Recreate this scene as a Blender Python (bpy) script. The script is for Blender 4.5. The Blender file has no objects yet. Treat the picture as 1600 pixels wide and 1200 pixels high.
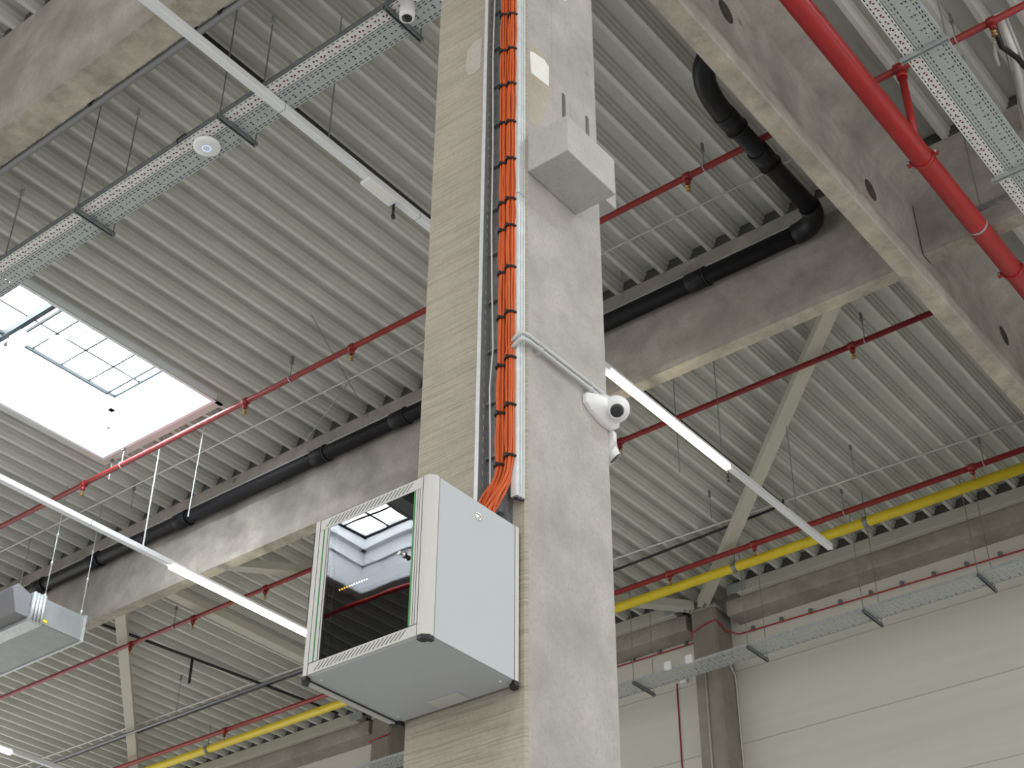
import bpy, bmesh, math, random
from mathutils import Vector, Matrix
random.seed(7)
S = bpy.context.scene
COL = S.collection
Z0 = 1.6                      # the camera stands at eye height; builders work relative to it, roots are lifted at the end
ROOTS = []

# ------------------------------------------------------------------ camera
cam = bpy.data.objects.new('camera', bpy.data.cameras.new('camera')); COL.objects.link(cam)
R = ((0.62168091, 0.45932592, 0.63445452), (-0.78325211, 0.35899055, 0.5075844), (0.00538349, -0.81249337, 0.58294557))
cam.matrix_world = Matrix(((R[0][0], -R[0][1], -R[0][2], 0), (R[1][0], -R[1][1], -R[1][2], 0),
                           (R[2][0], -R[2][1], -R[2][2], Z0), (0, 0, 0, 1)))
cam.data.sensor_width = 36; cam.data.lens = 2332.97 / 1600 * 36
cam.data.clip_end = 200; cam.data.clip_start = .05
S.camera = cam
# ------------------------------------------------------------------ world, exposure
W = bpy.data.worlds.new('daylight'); S.world = W; W.use_nodes = True
W.node_tree.nodes['Background'].inputs[0].default_value = (1, .985, .955, 1)
W.node_tree.nodes['Background'].inputs[1].default_value = 1.0
vs = S.view_settings
vs.view_transform = 'Standard'; vs.look = 'None'; vs.gamma = 1; vs.use_curve_mapping = False
vs.exposure = 0.5
SKY_L = 26.0                  # skylight pane radiance
LAMP_L = 9.0                  # lit diffuser radiance

# ------------------------------------------------------------------ materials
def mat(name, base, rough=.6, metal=0, noise=0, nscale=8, bump=0, bscale=40, spec=.5, stretch=(1, 1, 1), rot=(0, 0, 0), dark=None, detail=4):
    m = bpy.data.materials.new(name); m.use_nodes = True
    nt = m.node_tree; b = nt.nodes['Principled BSDF']
    b.inputs['Base Color'].default_value = (*base, 1); b.inputs['Roughness'].default_value = rough
    b.inputs['Metallic'].default_value = metal; b.inputs['Specular IOR Level'].default_value = spec
    if noise or bump:
        tc = nt.nodes.new('ShaderNodeTexCoord'); mp = nt.nodes.new('ShaderNodeMapping')
        mp.inputs['Scale'].default_value = stretch; mp.inputs['Rotation'].default_value = rot
        nt.links.new(tc.outputs['Object'], mp.inputs[0])
    if noise:
        n = nt.nodes.new('ShaderNodeTexNoise'); n.inputs['Scale'].default_value = nscale; n.inputs['Detail'].default_value = detail
        n.inputs['Roughness'].default_value = .65
        nt.links.new(mp.outputs[0], n.inputs['Vector'])
        r = nt.nodes.new('ShaderNodeMapRange'); r.inputs[1].default_value = .3; r.inputs[2].default_value = .7
        nt.links.new(n.outputs[0], r.inputs[0])
        mx = nt.nodes.new('ShaderNodeMix'); mx.data_type = 'RGBA'
        dk = dark if dark else tuple(c * (1 - noise) for c in base)
        mx.inputs[6].default_value = (*dk, 1); mx.inputs[7].default_value = (*[min(1, c * (1 + noise * .45)) for c in base], 1)
        nt.links.new(r.outputs[0], mx.inputs[0]); nt.links.new(mx.outputs[2], b.inputs['Base Color'])
    if bump:
        n2 = nt.nodes.new('ShaderNodeTexNoise'); n2.inputs['Scale'].default_value = bscale; n2.inputs['Detail'].default_value = 5
        nt.links.new(mp.outputs[0], n2.inputs['Vector'])
        bp = nt.nodes.new('ShaderNodeBump'); bp.inputs['Strength'].default_value = bump; bp.inputs['Distance'].default_value = .004
        nt.links.new(n2.outputs[0], bp.inputs['Height']); nt.links.new(bp.outputs[0], b.inputs['Normal'])
    return m

def emit(name, col, k):
    m = bpy.data.materials.new(name); m.use_nodes = True; nt = m.node_tree
    nt.nodes.remove(nt.nodes['Principled BSDF']); e = nt.nodes.new('ShaderNodeEmission')
    e.inputs[0].default_value = (*col, 1); e.inputs[1].default_value = k
    nt.links.new(e.outputs[0], nt.nodes['Material Output'].inputs[0]); return m

class NX:                      # tiny expression helper over math nodes
    def __init__(s, nt): s.nt = nt
    def op(s, o, a, b=None, c=None):
        n = s.nt.nodes.new('ShaderNodeMath'); n.operation = o
        for i, v in enumerate((a, b, c)):
            if v is None: continue
            if isinstance(v, (int, float)): n.inputs[i].default_value = v
            else: s.nt.links.new(v, n.inputs[i])
        return n.outputs[0]

def perforated(name, base, ua, va, rows, holes, rough=.42, metal=.25):
    """rows: (v, half height, period, duty)   holes: (v, radius, period, offset)   bars: crosswise slots (tuple of 5)"""
    m = mat(name, base, rough, metal, noise=.12, nscale=30)
    nt = m.node_tree; x = NX(nt)
    tc = nt.nodes.new('ShaderNodeTexCoord'); sp = nt.nodes.new('ShaderNodeSeparateXYZ'); nt.links.new(tc.outputs['Object'], sp.inputs[0])
    u, v = sp.outputs[ua], sp.outputs[va]
    tot = None
    def add(q):
        nonlocal tot
        tot = q if tot is None else x.op('MAXIMUM', tot, q)
    for (v0, hh, per, duty) in rows:
        a = x.op('LESS_THAN', x.op('ABSOLUTE', x.op('SUBTRACT', v, v0)), hh)
        b = x.op('LESS_THAN', x.op('FRACT', x.op('DIVIDE', x.op('ADD', u, 50), per)), duty)
        add(x.op('MULTIPLY', a, b))
    for (v0, rad, per, off) in holes:
        du = x.op('MULTIPLY', x.op('SUBTRACT', x.op('FRACT', x.op('DIVIDE', x.op('ADD', u, 50 + off), per)), .5), per)
        dv = x.op('SUBTRACT', v, v0)
        d = x.op('SQRT', x.op('ADD', x.op('MULTIPLY', du, du), x.op('MULTIPLY', dv, dv)))
        add(x.op('LESS_THAN', d, rad))
    tr = nt.nodes.new('ShaderNodeBsdfTransparent'); mx = nt.nodes.new('ShaderNodeMixShader')
    nt.links.new(tot, mx.inputs[0]); nt.links.new(nt.nodes['Principled BSDF'].outputs[0], mx.inputs[1]); nt.links.new(tr.outputs[0], mx.inputs[2])
    nt.links.new(mx.outputs[0], nt.nodes['Material Output'].inputs[0]); return m

def glass(name, tint, refl=1.0):
    m = bpy.data.materials.new(name); m.use_nodes = True; nt = m.node_tree
    nt.nodes.remove(nt.nodes['Principled BSDF'])
    t = nt.nodes.new('ShaderNodeBsdfTransparent'); t.inputs[0].default_value = (*tint, 1)
    g = nt.nodes.new('ShaderNodeBsdfGlossy'); g.inputs['Roughness'].default_value = .0
    f = nt.nodes.new('ShaderNodeFresnel'); f.inputs[0].default_value = 1.52
    n = nt.nodes.new('ShaderNodeTexNoise'); n.inputs['Scale'].default_value = 5.5; n.inputs['Detail'].default_value = 0
    tc = nt.nodes.new('ShaderNodeTexCoord'); nt.links.new(tc.outputs['Object'], n.inputs['Vector'])
    bp = nt.nodes.new('ShaderNodeBump'); bp.inputs['Strength'].default_value = .075; bp.inputs['Distance'].default_value = .003
    nt.links.new(n.outputs[0], bp.inputs['Height']); nt.links.new(bp.outputs[0], g.inputs['Normal'])
    ge = nt.nodes.new('ShaderNodeNewGeometry'); X = NX(nt); fac = X.op('MULTIPLY', f.outputs[0], X.op('SUBTRACT', 1, ge.outputs['Backfacing']))
    mx = nt.nodes.new('ShaderNodeMixShader'); nt.links.new(fac, mx.inputs[0])
    nt.links.new(t.outputs[0], mx.inputs[1]); nt.links.new(g.outputs[0], mx.inputs[2])
    nt.links.new(mx.outputs[0], nt.nodes['Material Output'].inputs[0]); return m

def concrete(name, base, streak=None, mott=.22, stain=.0, pit=0):
    """two scales of mottling, optional streaks along a direction, optional pits"""
    m = mat(name, base, .88, 0, noise=mott, nscale=3.2, bump=.5, bscale=55, spec=.25, detail=8)
    nt = m.node_tree; b = nt.nodes['Principled BSDF']; col = b.inputs['Base Color'].links[0].from_socket
    tc = [n for n in nt.nodes if n.type == 'TEX_COORD'][0]
    def overlay(fac_socket, color, k, lo, hi):
        nonlocal col
        r = nt.nodes.new('ShaderNodeMapRange'); r.inputs[1].default_value = lo; r.inputs[2].default_value = hi; r.inputs[3].default_value = 0; r.inputs[4].default_value = k
        nt.links.new(fac_socket, r.inputs[0]); mx = nt.nodes.new('ShaderNodeMix'); mx.data_type = 'RGBA'
        nt.links.new(r.outputs[0], mx.inputs[0]); nt.links.new(col, mx.inputs[6]); mx.inputs[7].default_value = (*color, 1)
        col = mx.outputs[2]; nt.links.new(col, b.inputs['Base Color'])
    n = nt.nodes.new('ShaderNodeTexNoise'); n.inputs['Scale'].default_value = 60; n.inputs['Detail'].default_value = 6
    nt.links.new(tc.outputs['Object'], n.inputs['Vector']); overlay(n.outputs[0], tuple(c * .72 for c in base), .55, .5, .75)
    if streak:
        mp = nt.nodes.new('ShaderNodeMapping'); mp.inputs['Rotation'].default_value = streak['rot']; mp.inputs['Scale'].default_value = streak['scale']
        mp.vector_type = 'POINT'
        nt.links.new(tc.outputs['Object'], mp.inputs[0])
        n = nt.nodes.new('ShaderNodeTexNoise'); n.inputs['Scale'].default_value = 1; n.inputs['Detail'].default_value = 5; n.inputs['Roughness'].default_value = .7
        nt.links.new(mp.outputs[0], n.inputs['Vector'])
        overlay(n.outputs[0], streak['col'], streak['k'], .46, .62)
        if streak.get('bump'):
            bp = [q for q in nt.nodes if q.type == 'BUMP'][0]; nt.links.new(n.outputs[0], bp.inputs['Height']); bp.inputs['Strength'].default_value = streak['bump']
    if stain:
        n = nt.nodes.new('ShaderNodeTexNoise'); n.inputs['Scale'].default_value = 1.3; n.inputs['Detail'].default_value = 7
        nt.links.new(tc.outputs['Object'], n.inputs['Vector']); overlay(n.outputs[0], tuple(c * .55 for c in base), stain, .48, .68)
    if pit:
        v = nt.nodes.new('ShaderNodeTexVoronoi'); v.inputs['Scale'].default_value = pit
        nt.links.new(tc.outputs['Object'], v.inputs['Vector'])
        overlay(x_inv(nt, v.outputs['Distance']), tuple(c * .35 for c in base), .8, .93, .97)
    return m
def x_inv(nt, s): return NX(nt).op('SUBTRACT', 1, s)

M = {}
M['col_face'] = concrete('trowelled beige concrete', (.50, .455, .375), mott=.10, streak=dict(rot=(-.283, 0, 0), scale=(1, 2.6, 120), col=(.29, .255, .20), k=.62, bump=1.0))
M['col_side'] = concrete('smooth grey concrete', (.46, .44, .415), mott=.26, stain=.12, pit=2.2)
M['corbel'] = concrete('smooth pale concrete', (.50, .485, .455), mott=.12)
M['beam'] = concrete('beam concrete', (.41, .38, .34), mott=.34, stain=.6, pit=1.6)
M['soffit'] = concrete('rough beam soffit', (.50, .455, .375), mott=.5, stain=.5, streak=dict(rot=(0, 0, 0), scale=(9, 9, 9), col=(.62, .59, .52), k=.35, bump=.5))
M['beam_bar'] = concrete('wall beam concrete', (.37, .335, .29), mott=.3, stain=.5)
M['wallcol'] = concrete('brown concrete', (.30, .275, .235), mott=.2, stain=.3)
M['deck'] = mat('painted deck sheet', (.63, .63, .585), .5, 0, noise=.10, nscale=1.2, spec=.35)
M['wall'] = mat('wall panel', (.655, .64, .575), .55, 0, noise=.06, nscale=.8, bump=.15, bscale=30, stretch=(1, .3, 6))
M['galv_light'] = mat('bright galvanised steel', (.74, .77, .78), .38, .25, noise=.12, nscale=26)
M['joint'] = mat('panel joint', (.47, .46, .42), .7)
M['galv'] = mat('galvanised steel', (.56, .60, .61), .42, .55, noise=.22, nscale=26)
M['galv_dark'] = mat('dull zinc steel', (.25, .27, .28), .45, .5, noise=.3, nscale=30)
M['rod'] = mat('threaded rod', (.33, .35, .36), .4, .7)
M['bright_rod'] = mat('bright rod', (.58, .62, .64), .35, .5)
M['red'] = mat('red pipe paint', (.42, .020, .022), .36, 0, noise=.12, nscale=3)
M['redsmall'] = mat('dark red pipe paint', (.29, .020, .023), .4, 0, noise=.12, nscale=3)
M['recess_shade'] = mat('grey rib infill', (.10, .10, .095), .9)  # dark grey that paints shade into the deck ribs over the beams
M['yellow'] = mat('yellow gas pipe', (.80, .63, .03), .4, 0, noise=.08, nscale=4)
M['black'] = mat('black plastic pipe', (.010, .010, .013), .45, 0, noise=.2, nscale=5, spec=.3)
M['blackcable'] = mat('black cable', (.014, .014, .014), .5)
M['orange'] = mat('orange cable', (.66, .125, .03), .45, 0, noise=.10, nscale=30)
M['whitecable'] = mat('white cable', (.72, .71, .68), .5)
M['greypipe'] = mat('grey conduit', (.27, .275, .285), .45)
M['lgrey'] = mat('light grey conduit', (.55, .56, .56), .45)
M['cab'] = mat('light grey powder coat', (.50, .53, .55), .42, 0, noise=.02, nscale=200, bump=.08, bscale=400)
M['cabframe'] = mat('pale frame powder coat', (.60, .59, .565), .42, 0, noise=.03, nscale=150, bump=.1, bscale=300)
M['cap'] = mat('black plastic cap', (.012, .012, .014), .35)
M['slot'] = mat('dark slot', (.10, .10, .095), .8)
M['green'] = mat('green seal', (.05, .25, .07), .45)
M['inside'] = mat('dark interior', (.03, .03, .032), .6)
M['chrome'] = mat('chrome', (.75, .75, .74), .12, 1)
M['white'] = mat('white plastic', (.86, .86, .87), .35)
M['whitepaint'] = mat('white trunk paint', (.80, .82, .84), .4)
M['brace'] = mat('cream steel paint', (.55, .54, .46), .45, 0, noise=.06, nscale=3)
M['plaster'] = mat('white filler', (.85, .85, .80), .8, 0, noise=.06, nscale=20)
M['patch'] = concrete('filled patch', (.56, .52, .46), mott=.1)
M['stain'] = concrete('yellowish damp concrete', (.47, .43, .35), mott=.22, stain=.12)
M['rust'] = mat('rust stain', (.40, .31, .19), .85, noise=.3, nscale=9)
M['glass'] = glass('tinted door glass', (.27, .28, .30))
M['lens'] = mat('camera lens', (.03, .03, .035), .12)
M['brass'] = mat('brass', (.45, .28, .13), .35, .8)
M['unit'] = mat('unit sheet metal', (.30, .32, .33), .42, .3, noise=.12, nscale=6)
M['unitdark'] = mat('grey louvre', (.16, .16, .17), .5)
M['floor'] = concrete('floor screed', (.42, .42, .41), mott=.1)
M['kerb'] = mat('white skylight kerb', (.86, .89, .93), .5)
M['frameline'] = mat('dark skylight frame', (.010, .014, .015), .6, spec=.1)
M['pane'] = emit('daylit skylight pane', (.93, .97, 1.0), SKY_L)
M['lamp'] = emit('lit diffuser', (1, .90, .70), LAMP_L)
M['lampw'] = emit('lit cool diffuser', (1, .96, .80), LAMP_L)
M['led'] = emit('amber status light', (1, .55, .08), 16)
M['ledw'] = emit('white status light', (1, 1, .95), 22)
M['bluering'] = emit('blue status ring', (.25, .35, 1), 2.2)

# ------------------------------------------------------------------ mesh builder
class MB:
    def __init__(s): s.bm = bmesh.new()
    def poly(s, pts, smooth=False):
        f = s.bm.faces.new([s.bm.verts.new(p) for p in pts]); f.smooth = smooth; return s
    def box(s, x0, x1, y0, y1, z0, z1):
        v = [s.bm.verts.new((x, y, z)) for x in (x0, x1) for y in (y0, y1) for z in (z0, z1)]
        for f in ((0, 1, 3, 2), (4, 6, 7, 5), (0, 4, 5, 1), (2, 3, 7, 6), (0, 2, 6, 4), (1, 5, 7, 3)): s.bm.faces.new([v[i] for i in f])
        return s
    def prism(s, pts, axis, a0, a1, smooth=False, closed=True, caps=True):
        def P(p, a):
            return {'x': (a, p[0], p[1]), 'y': (p[0], a, p[1]), 'z': (p[0], p[1], a)}[axis]
        A = [s.bm.verts.new(P(p, a0)) for p in pts]; B = [s.bm.verts.new(P(p, a1)) for p in pts]
        n = len(pts)
        for i in range(n if closed else n - 1):
            f = s.bm.faces.new((A[i], A[(i + 1) % n], B[(i + 1) % n], B[i])); f.smooth = smooth
        if closed and caps: s.bm.faces.new(A[::-1]); s.bm.faces.new(B)
        return s
    def tube(s, path, r, n=12, caps=True):
        path = [Vector(p) for p in path]; rs = r if isinstance(r, (list, tuple)) else [r] * len(path)
        rings = []; up = None
        for i, p in enumerate(path):
            d = (path[min(i + 1, len(path) - 1)] - path[max(i - 1, 0)]).normalized()
            if up is None:
                up = Vector((0, 0, 1)) if abs(d.z) < .9 else Vector((1, 0, 0))
            a = d.cross(up).normalized(); up = a.cross(d).normalized()
            rings.append([s.bm.verts.new(p + (a * math.cos(t) + up * math.sin(t)) * rs[i]) for t in [2 * math.pi * k / n for k in range(n)]])
        for A, B in zip(rings, rings[1:]):
            for k in range(n):
                f = s.bm.faces.new((A[k], A[(k + 1) % n], B[(k + 1) % n], B[k])); f.smooth = n > 6
        if caps: s.bm.faces.new(rings[0][::-1]); s.bm.faces.new(rings[-1])
        return s
    def lathe(s, prof, o, d, n=28):
        """prof: (distance along d, radius)"""
        o = Vector(o); d = Vector(d).normalized()
        return s.tube_d([o + d * a for a, r in prof], [r for a, r in prof], d, n)
    def tube_d(s, path, rs, d, n):
        up = Vector((0, 0, 1)) if abs(d.z) < .9 else Vector((1, 0, 0)); a = d.cross(up).normalized(); u = a.cross(d).normalized()
        rings = [[s.bm.verts.new(p + (a * math.cos(t) + u * math.sin(t)) * max(r, 1e-4)) for t in [2 * math.pi * k / n for k in range(n)]] for p, r in zip(path, rs)]
        for A, B in zip(rings, rings[1:]):
            for k in range(n):
                f = s.bm.faces.new((A[k], A[(k + 1) % n], B[(k + 1) % n], B[k])); f.smooth = True
        s.bm.faces.new(rings[0][::-1]); s.bm.faces.new(rings[-1]); return s
    def build(s, name, m, parent=None, at=None, bevel=0, seg=2):
        bmesh.ops.recalc_face_normals(s.bm, faces=s.bm.faces)
        at = Vector(at) if at is not None else None
        base = Vector(parent['_w']) if parent is not None else Vector((0, 0, 0))
        if at is None:
            if parent is not None: at = base
            else:
                vs_ = [v.co for v in s.bm.verts]
                at = Vector(((min(v.x for v in vs_) + max(v.x for v in vs_)) / 2, (min(v.y for v in vs_) + max(v.y for v in vs_)) / 2, min(v.z for v in vs_)))
        bmesh.ops.translate(s.bm, vec=-at, verts=s.bm.verts)
        me = bpy.data.meshes.new(name); s.bm.to_mesh(me); s.bm.free()
        o = bpy.data.objects.new(name, me); COL.objects.link(o)
        for q in (m if isinstance(m, (list, tuple)) else [m]): me.materials.append(M[q] if isinstance(q, str) else q)
        o.location = at - base; o['_w'] = tuple(at)
        if parent is not None: o.parent = parent
        else: ROOTS.append(o)
        if bevel:
            b = o.modifiers.new('edge', 'BEVEL'); b.width = bevel; b.segments = seg; b.limit_method = 'ANGLE'; b.angle_limit = .7; b.harden_normals = True
            me.shade_smooth() if hasattr(me, 'shade_smooth') else None
        return o
def tag(o, label, cat, group=None):
    o['label'] = label; o['category'] = cat
    if group: o['group'] = group
    return o
def empty(name, at, label, cat, group=None):
    o = bpy.data.objects.new(name, None); COL.objects.link(o); o.location = at; o['_w'] = tuple(at); ROOTS.append(o)
    o.empty_display_size = .1
    return tag(o, label, cat, group)
def struct(o): o['kind'] = 'structure'; return o
def B(x0, x1, y0, y1, z0, z1): return MB().box(x0, x1, y0, y1, z0, z1)
def bezier(p0, p1, p2, n=8):
    p0, p1, p2 = map(Vector, (p0, p1, p2))
    return [p0 * (1 - t) ** 2 + p1 * 2 * t * (1 - t) + p2 * t * t for t in [i / n for i in range(n + 1)]]
def clone(root, dloc, label=None, group=None):
    r = root.copy(); COL.objects.link(r); r.location = Vector(root.location) + Vector(dloc); ROOTS.append(r)
    r['_w'] = tuple(Vector(root['_w']) + Vector(dloc))
    if label: r['label'] = label
    if group: r['group'] = group
    for ch in list(root.children):
        c = ch.copy(); COL.objects.link(c); c.parent = r
        for g in list(ch.children):
            d = g.copy(); COL.objects.link(d); d.parent = c
    return r

H = 9.5
SKY = [(5.69, 8.52, 11.09, 12.95), (-6.07, -3.24, 11.05, 12.91), (5.69, 8.52, -3.9, -2.04), (-6.07, -3.24, -.9, .96)]
# ------------------------------------------------------------------ structure: floor, deck, wall
struct(B(-15, 16.6, -12, 26, -1.75, -1.6).build('floor', 'floor'))
def deck():
    m = MB(); P = .2722; D = .142
    prof = [(-.022, 0), (.022, 0), (.030, .048), (.043, .052), (.051, .094), (.063, .098), (.070, D), (.2022, D),
            (.2092, .098), (.2212, .094), (.2292, .052), (.2422, .048), (.2502, 0)]
    k0 = int((-6 - 9.195) / P); k1 = int((23 - 9.195) / P)
    for k in range(k0, k1):
        yc = 9.195 + k * P; iv = [(-14., 16.3)]
        for (a, b, c, d) in SKY:
            if yc + P > c + .02 and yc < d - .02:
                iv = [q for (s, e) in iv for q in ((s, min(e, a)), (max(s, b), e)) if q[1] > q[0] + 1e-3]
        for (s, e) in iv:
            m.prism([(yc + y, H + z) for y, z in prof], 'x', s, e, closed=False)
    return struct(m.build('ceiling', 'deck', at=(0, 0, H)))
deck()
w = MB().box(16.2, 16.5, -6, 24, -1.6, 9.72)
wall = struct(w.build('wall_back', 'wall'))
j = MB()
for z in (8.47, 7.46, 6.46, 5.46, 4.46): j.box(16.192, 16.201, -6, 24, z, z + .012)
j.build('panel_joint', 'joint', wall)

# skylights (kerb, frame, pane)
def skylight(i, x0, x1, y0, y1, arm=False):
    k = MB(); t = .04; zt = H + .92
    k.box(x0 - t, x0, y0 - t, y1 + t, H - .02, zt).box(x1, x1 + t, y0 - t, y1 + t, H - .02, zt)
    k.box(x0, x1, y0 - t, y0, H - .02, zt).box(x0, x1, y1, y1 + t, H - .02, zt)
    for (z, w_) in ((H + .38, .035), (H + .62, .07)):            # ledges of the shaft
        k.box(x0, x0 + w_, y0, y1, z, z + .03).box(x1 - w_, x1, y0, y1, z, z + .03).box(x0, x1, y0, y0 + w_, z, z + .03).box(x0, x1, y1 - w_, y1, z, z + .03)
    o = struct(k.build('window_%d' % i, 'kerb'))
    f = MB(); a = .14
    f.box(x0 - a, x0, y0 - .045, y1 + a, H - .012, H - .004).box(x1, x1 + a, y0 - .045, y1 + a, H - .012, H - .004)
    f.box(x0 - a, x1 + a, y0 - .045, y0, H - .012, H - .004).box(x0, x1, y1, y1 + a, H - .012, H - .004)
    f.build('flange', 'deck', o)
    g = MB(); n = 7
    zt -= .06
    for q in range(1, n): xx = x0 + (x1 - x0) * q / n; g.box(xx - .011, xx + .011, y0, y1, zt - .012, zt)
    for q in range(1, 4): yy = y0 + (y1 - y0) * q / 4; g.box(x0, x1, yy - .011, yy + .011, zt - .012, zt)
    b = .022; g.box(x0, x1, y0, y0 + b, zt - .03, zt).box(x0, x1, y1 - b, y1, zt - .03, zt).box(x0, x0 + b, y0, y1, zt - .03, zt).box(x1 - b, x1, y0, y1, zt - .03, zt)
    g.build('window_frame', 'frameline', o)
    d = MB(); nx, ny = 10, 6
    def zz(u, v): return zt + .05 + .22 * (4 * u * (1 - u) * 4 * v * (1 - v)) ** .6
    vv = [[d.bm.verts.new((x0 - .04 + (x1 - x0 + .08) * a / nx, y0 - .04 + (y1 - y0 + .08) * b / ny, zz(a / nx, b / ny))) for b in range(ny + 1)] for a in range(nx + 1)]
    for a in range(nx):
        for b in range(ny): d.bm.faces.new((vv[a][b], vv[a + 1][b], vv[a + 1][b + 1], vv[a][b + 1])).smooth = True
    d.build('pane', 'pane', o)
    if arm:
        e = MB(); z = 10.15; s = .014
        e.box(x0, 8.27, 12.72, 12.72 + 2 * s, z, z + .02).box(8.25, 8.27, 11.1, 12.74, z, z + .02)
        e.box(6.80, 6.86, y0, y1, z - .02, z + .06).box(6.92, 6.94, y0, y1, z - .02, z + .03)
        e.build('flap_frame', 'frameline', o)
        h = MB().tube([(6.87, 12.55, 10.1), (7.25, 12.2, 10.13), (7.5, 11.5, 10.2)], .022, 8); h.box(6.84, 6.98, 12.45, 12.66, 10.0, 10.12)
        h.build('opening_arm', 'bright_rod', o)
    return o
for i, s in enumerate(SKY): skylight(i + 1, *s, arm=(i == 0))

# ------------------------------------------------------------------ main column
CX0, CX1, CY0, CY1 = 3.93, 4.52, 3.067, 3.661
def column():
    c = .012
    m = MB(); pts = [(CX0 + c, CY0), (CX1 - c, CY0), (CX1, CY0 + c), (CX1, CY1 - c), (CX1 - c, CY1), (CX0 + c, CY1), (CX0, CY1 - c), (CX0, CY0 + c)]
    m.prism(pts, 'z', -1.6, 7.96)
    o = m.build('concrete_column', ['col_side', 'col_face'], at=((CX0 + CX1) / 2, (CY0 + CY1) / 2, -1.6))
    for p in o.data.polygons:
        if p.normal.x < -.5: p.material_index = 1
    cut = MB()                                                  # anchor slots above the corbel and two shallow grooves
    for x, z in ((4.232, 5.42), (4.43, 5.42)):
        pts = [(x - .016, z - .07), (x + .016, z - .07)] + [(x + .016 * math.cos(t), z + .10 + .016 * math.sin(t)) for t in [math.pi * q / 8 for q in range(9)]]
        cut.prism(pts, 'y', CY0 - .05, CY0 + .09)
    q = cut.build('cut', 'slot'); ROOTS.remove(q)
    md = o.modifiers.new('cut', 'BOOLEAN'); md.object = q; md.operation = 'DIFFERENCE'; md.solver = 'EXACT'
    dg = bpy.context.evaluated_depsgraph_get(); dg.update(); me = bpy.data.meshes.new_from_object(o.evaluated_get(dg)); o.modifiers.clear(); o.data = me
    bpy.data.objects.remove(q)
    tag(o, 'massive square concrete column in the centre carrying the grey wall cabinet', 'column')
    for x in (4.135, 4.29): MB().prism([(x - .005, CY0), (x, CY0 - .0035), (x + .005, CY0)], 'z', 5.22, 7.9).build('casting_ridge', 'col_side', o)
    MB().box(CX0 + .004, 4.312, 2.835, CY0, 4.775, 5.0).build('corbel', 'corbel', o, bevel=.006)
    MB().box(CX1, 4.82, 3.17, 3.56, 5.235, 5.47).build('corbel', 'corbel', o, bevel=.006)
    MB().prism([(3.955, 5.598), (3.975, 5.615), (4.07, 5.64), (4.108, 5.62), (4.104, 5.478), (4.085, 5.475), (3.965, 5.455)], 'y', CY0 - .003, CY0).build('filler_patch', 'plaster', o)['label'] = 'white filler patch'
    MB().prism([(4.20, 6.4), (4.2, 6.29), (4.235, 6.25), (4.27, 6.27), (4.285, 6.33), (4.285, 6.4)], 'y', CY0 - .002, CY0).build('filler_patch', 'plaster', o)
    st_ = MB().prism([(3.952, 5.66), (4.02, 5.68), (4.12, 5.66), (4.13, 5.50), (4.10, 5.40), (4.06, 5.22), (4.0, 5.12), (3.95, 5.10), (3.945, 5.4)], 'y', CY0 - .0012, CY0).build('damp_mark', 'stain', o); st_['label'] = 'faint yellowish damp mark'
    MB().prism([(3.352, 5.87), (3.36, 5.66), (3.40, 5.645), (3.44, 5.66), (3.458, 5.72), (3.45, 5.84), (3.40, 5.89)], 'x', CX0 - .002, CX0).build('filler_patch', 'patch', o)['label'] = 'pale filled patch'
column()

# ------------------------------------------------------------------ beams
def bprism(name, pts, axis, a0, a1, label, sof=None, cuts=(), m=('beam', 'soffit')):
    mb = MB(); mb.prism(pts, axis, a0, a1); o = mb.build(name, list(m))
    for p in o.data.polygons:
        if p.normal.z < -.6: p.material_index = 1
    if name == 'concrete_beam': MB().box(pts[0][0] + .03, pts[-1][0] - .03, a0, a1, H + .001, H + .155).build('rib_shade_block', 'recess_shade', o)  # dark block added above the beam so the rib recesses read as shaded
    return tag(o, label, 'beam')
def bsec(x0, zf, xs0, xs1, zs, xb):
    return [(x0, H), (x0, zf), (xs0 - .0, zs + .06), (xs0 + .012, zs), (xs1 - .012, zs), (xs1, zs + .05), (xb, zf), (xb, H)]
bprism('concrete_beam', bsec(9.78, 9.10, 9.80, 9.975, 8.35, 10.02), 'y', 3.47, 24, 'long concrete beam with the black drain pipe running along it')
bprism('concrete_beam', bsec(9.78, 9.10, 9.80, 9.985, 8.385, 10.02), 'y', -6, 3.335, 'concrete beam behind the thick red pipe at the right edge')
bprism('concrete_beam', bsec(3.90, 8.77, 3.965, 4.24, 8.35, 4.31), 'y', 3.25, 24, 'concrete beam crossing the top left corner above a grey conduit')
# beam along the ribs, with two round sleeves through its web
def main_beam():
    ys = [(3.296, 7.95), (3.442, 7.95), (3.456, 7.97), (3.456, 8.12), (3.42, 8.3), (3.42, 8.85), (3.46, 8.95), (3.46, 9.46), (3.12, 9.46), (3.12, 9.06), (3.345, 8.93), (3.345, 8.3), (3.30, 8.12), (3.286, 7.97)]
    m = MB().prism(ys, 'x', 3.2, 15.78); o = m.build('concrete_beam', ['beam', 'soffit', 'plug'], at=(9.5, 3.37, 7.95))
    c = MB()
    for x, z in HOLES: c.tube([(x, 3.1, z), (x, 3.40, z)], .10, 20)
    q = c.build('cut', 'slot'); ROOTS.remove(q)
    md = o.modifiers.new('cut', 'BOOLEAN'); md.object = q; md.solver = 'EXACT'
    dg = bpy.context.evaluated_depsgraph_get(); dg.update(); me = bpy.data.meshes.new_from_object(o.evaluated_get(dg)); o.modifiers.clear(); o.data = me
    bpy.data.objects.remove(q)
    for p in o.data.polygons:
        if p.normal.z < -.6 and p.center.z < .06: p.material_index = 1
        if any(math.hypot(p.center.x + 9.5 - x, p.center.z + 7.95 - z) < .102 for x, z in HOLES) and -.03 < p.center.y < .04: p.material_index = 2
    tag(o, 'deep concrete beam running diagonally down the upper right, with round holes', 'beam')
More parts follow.
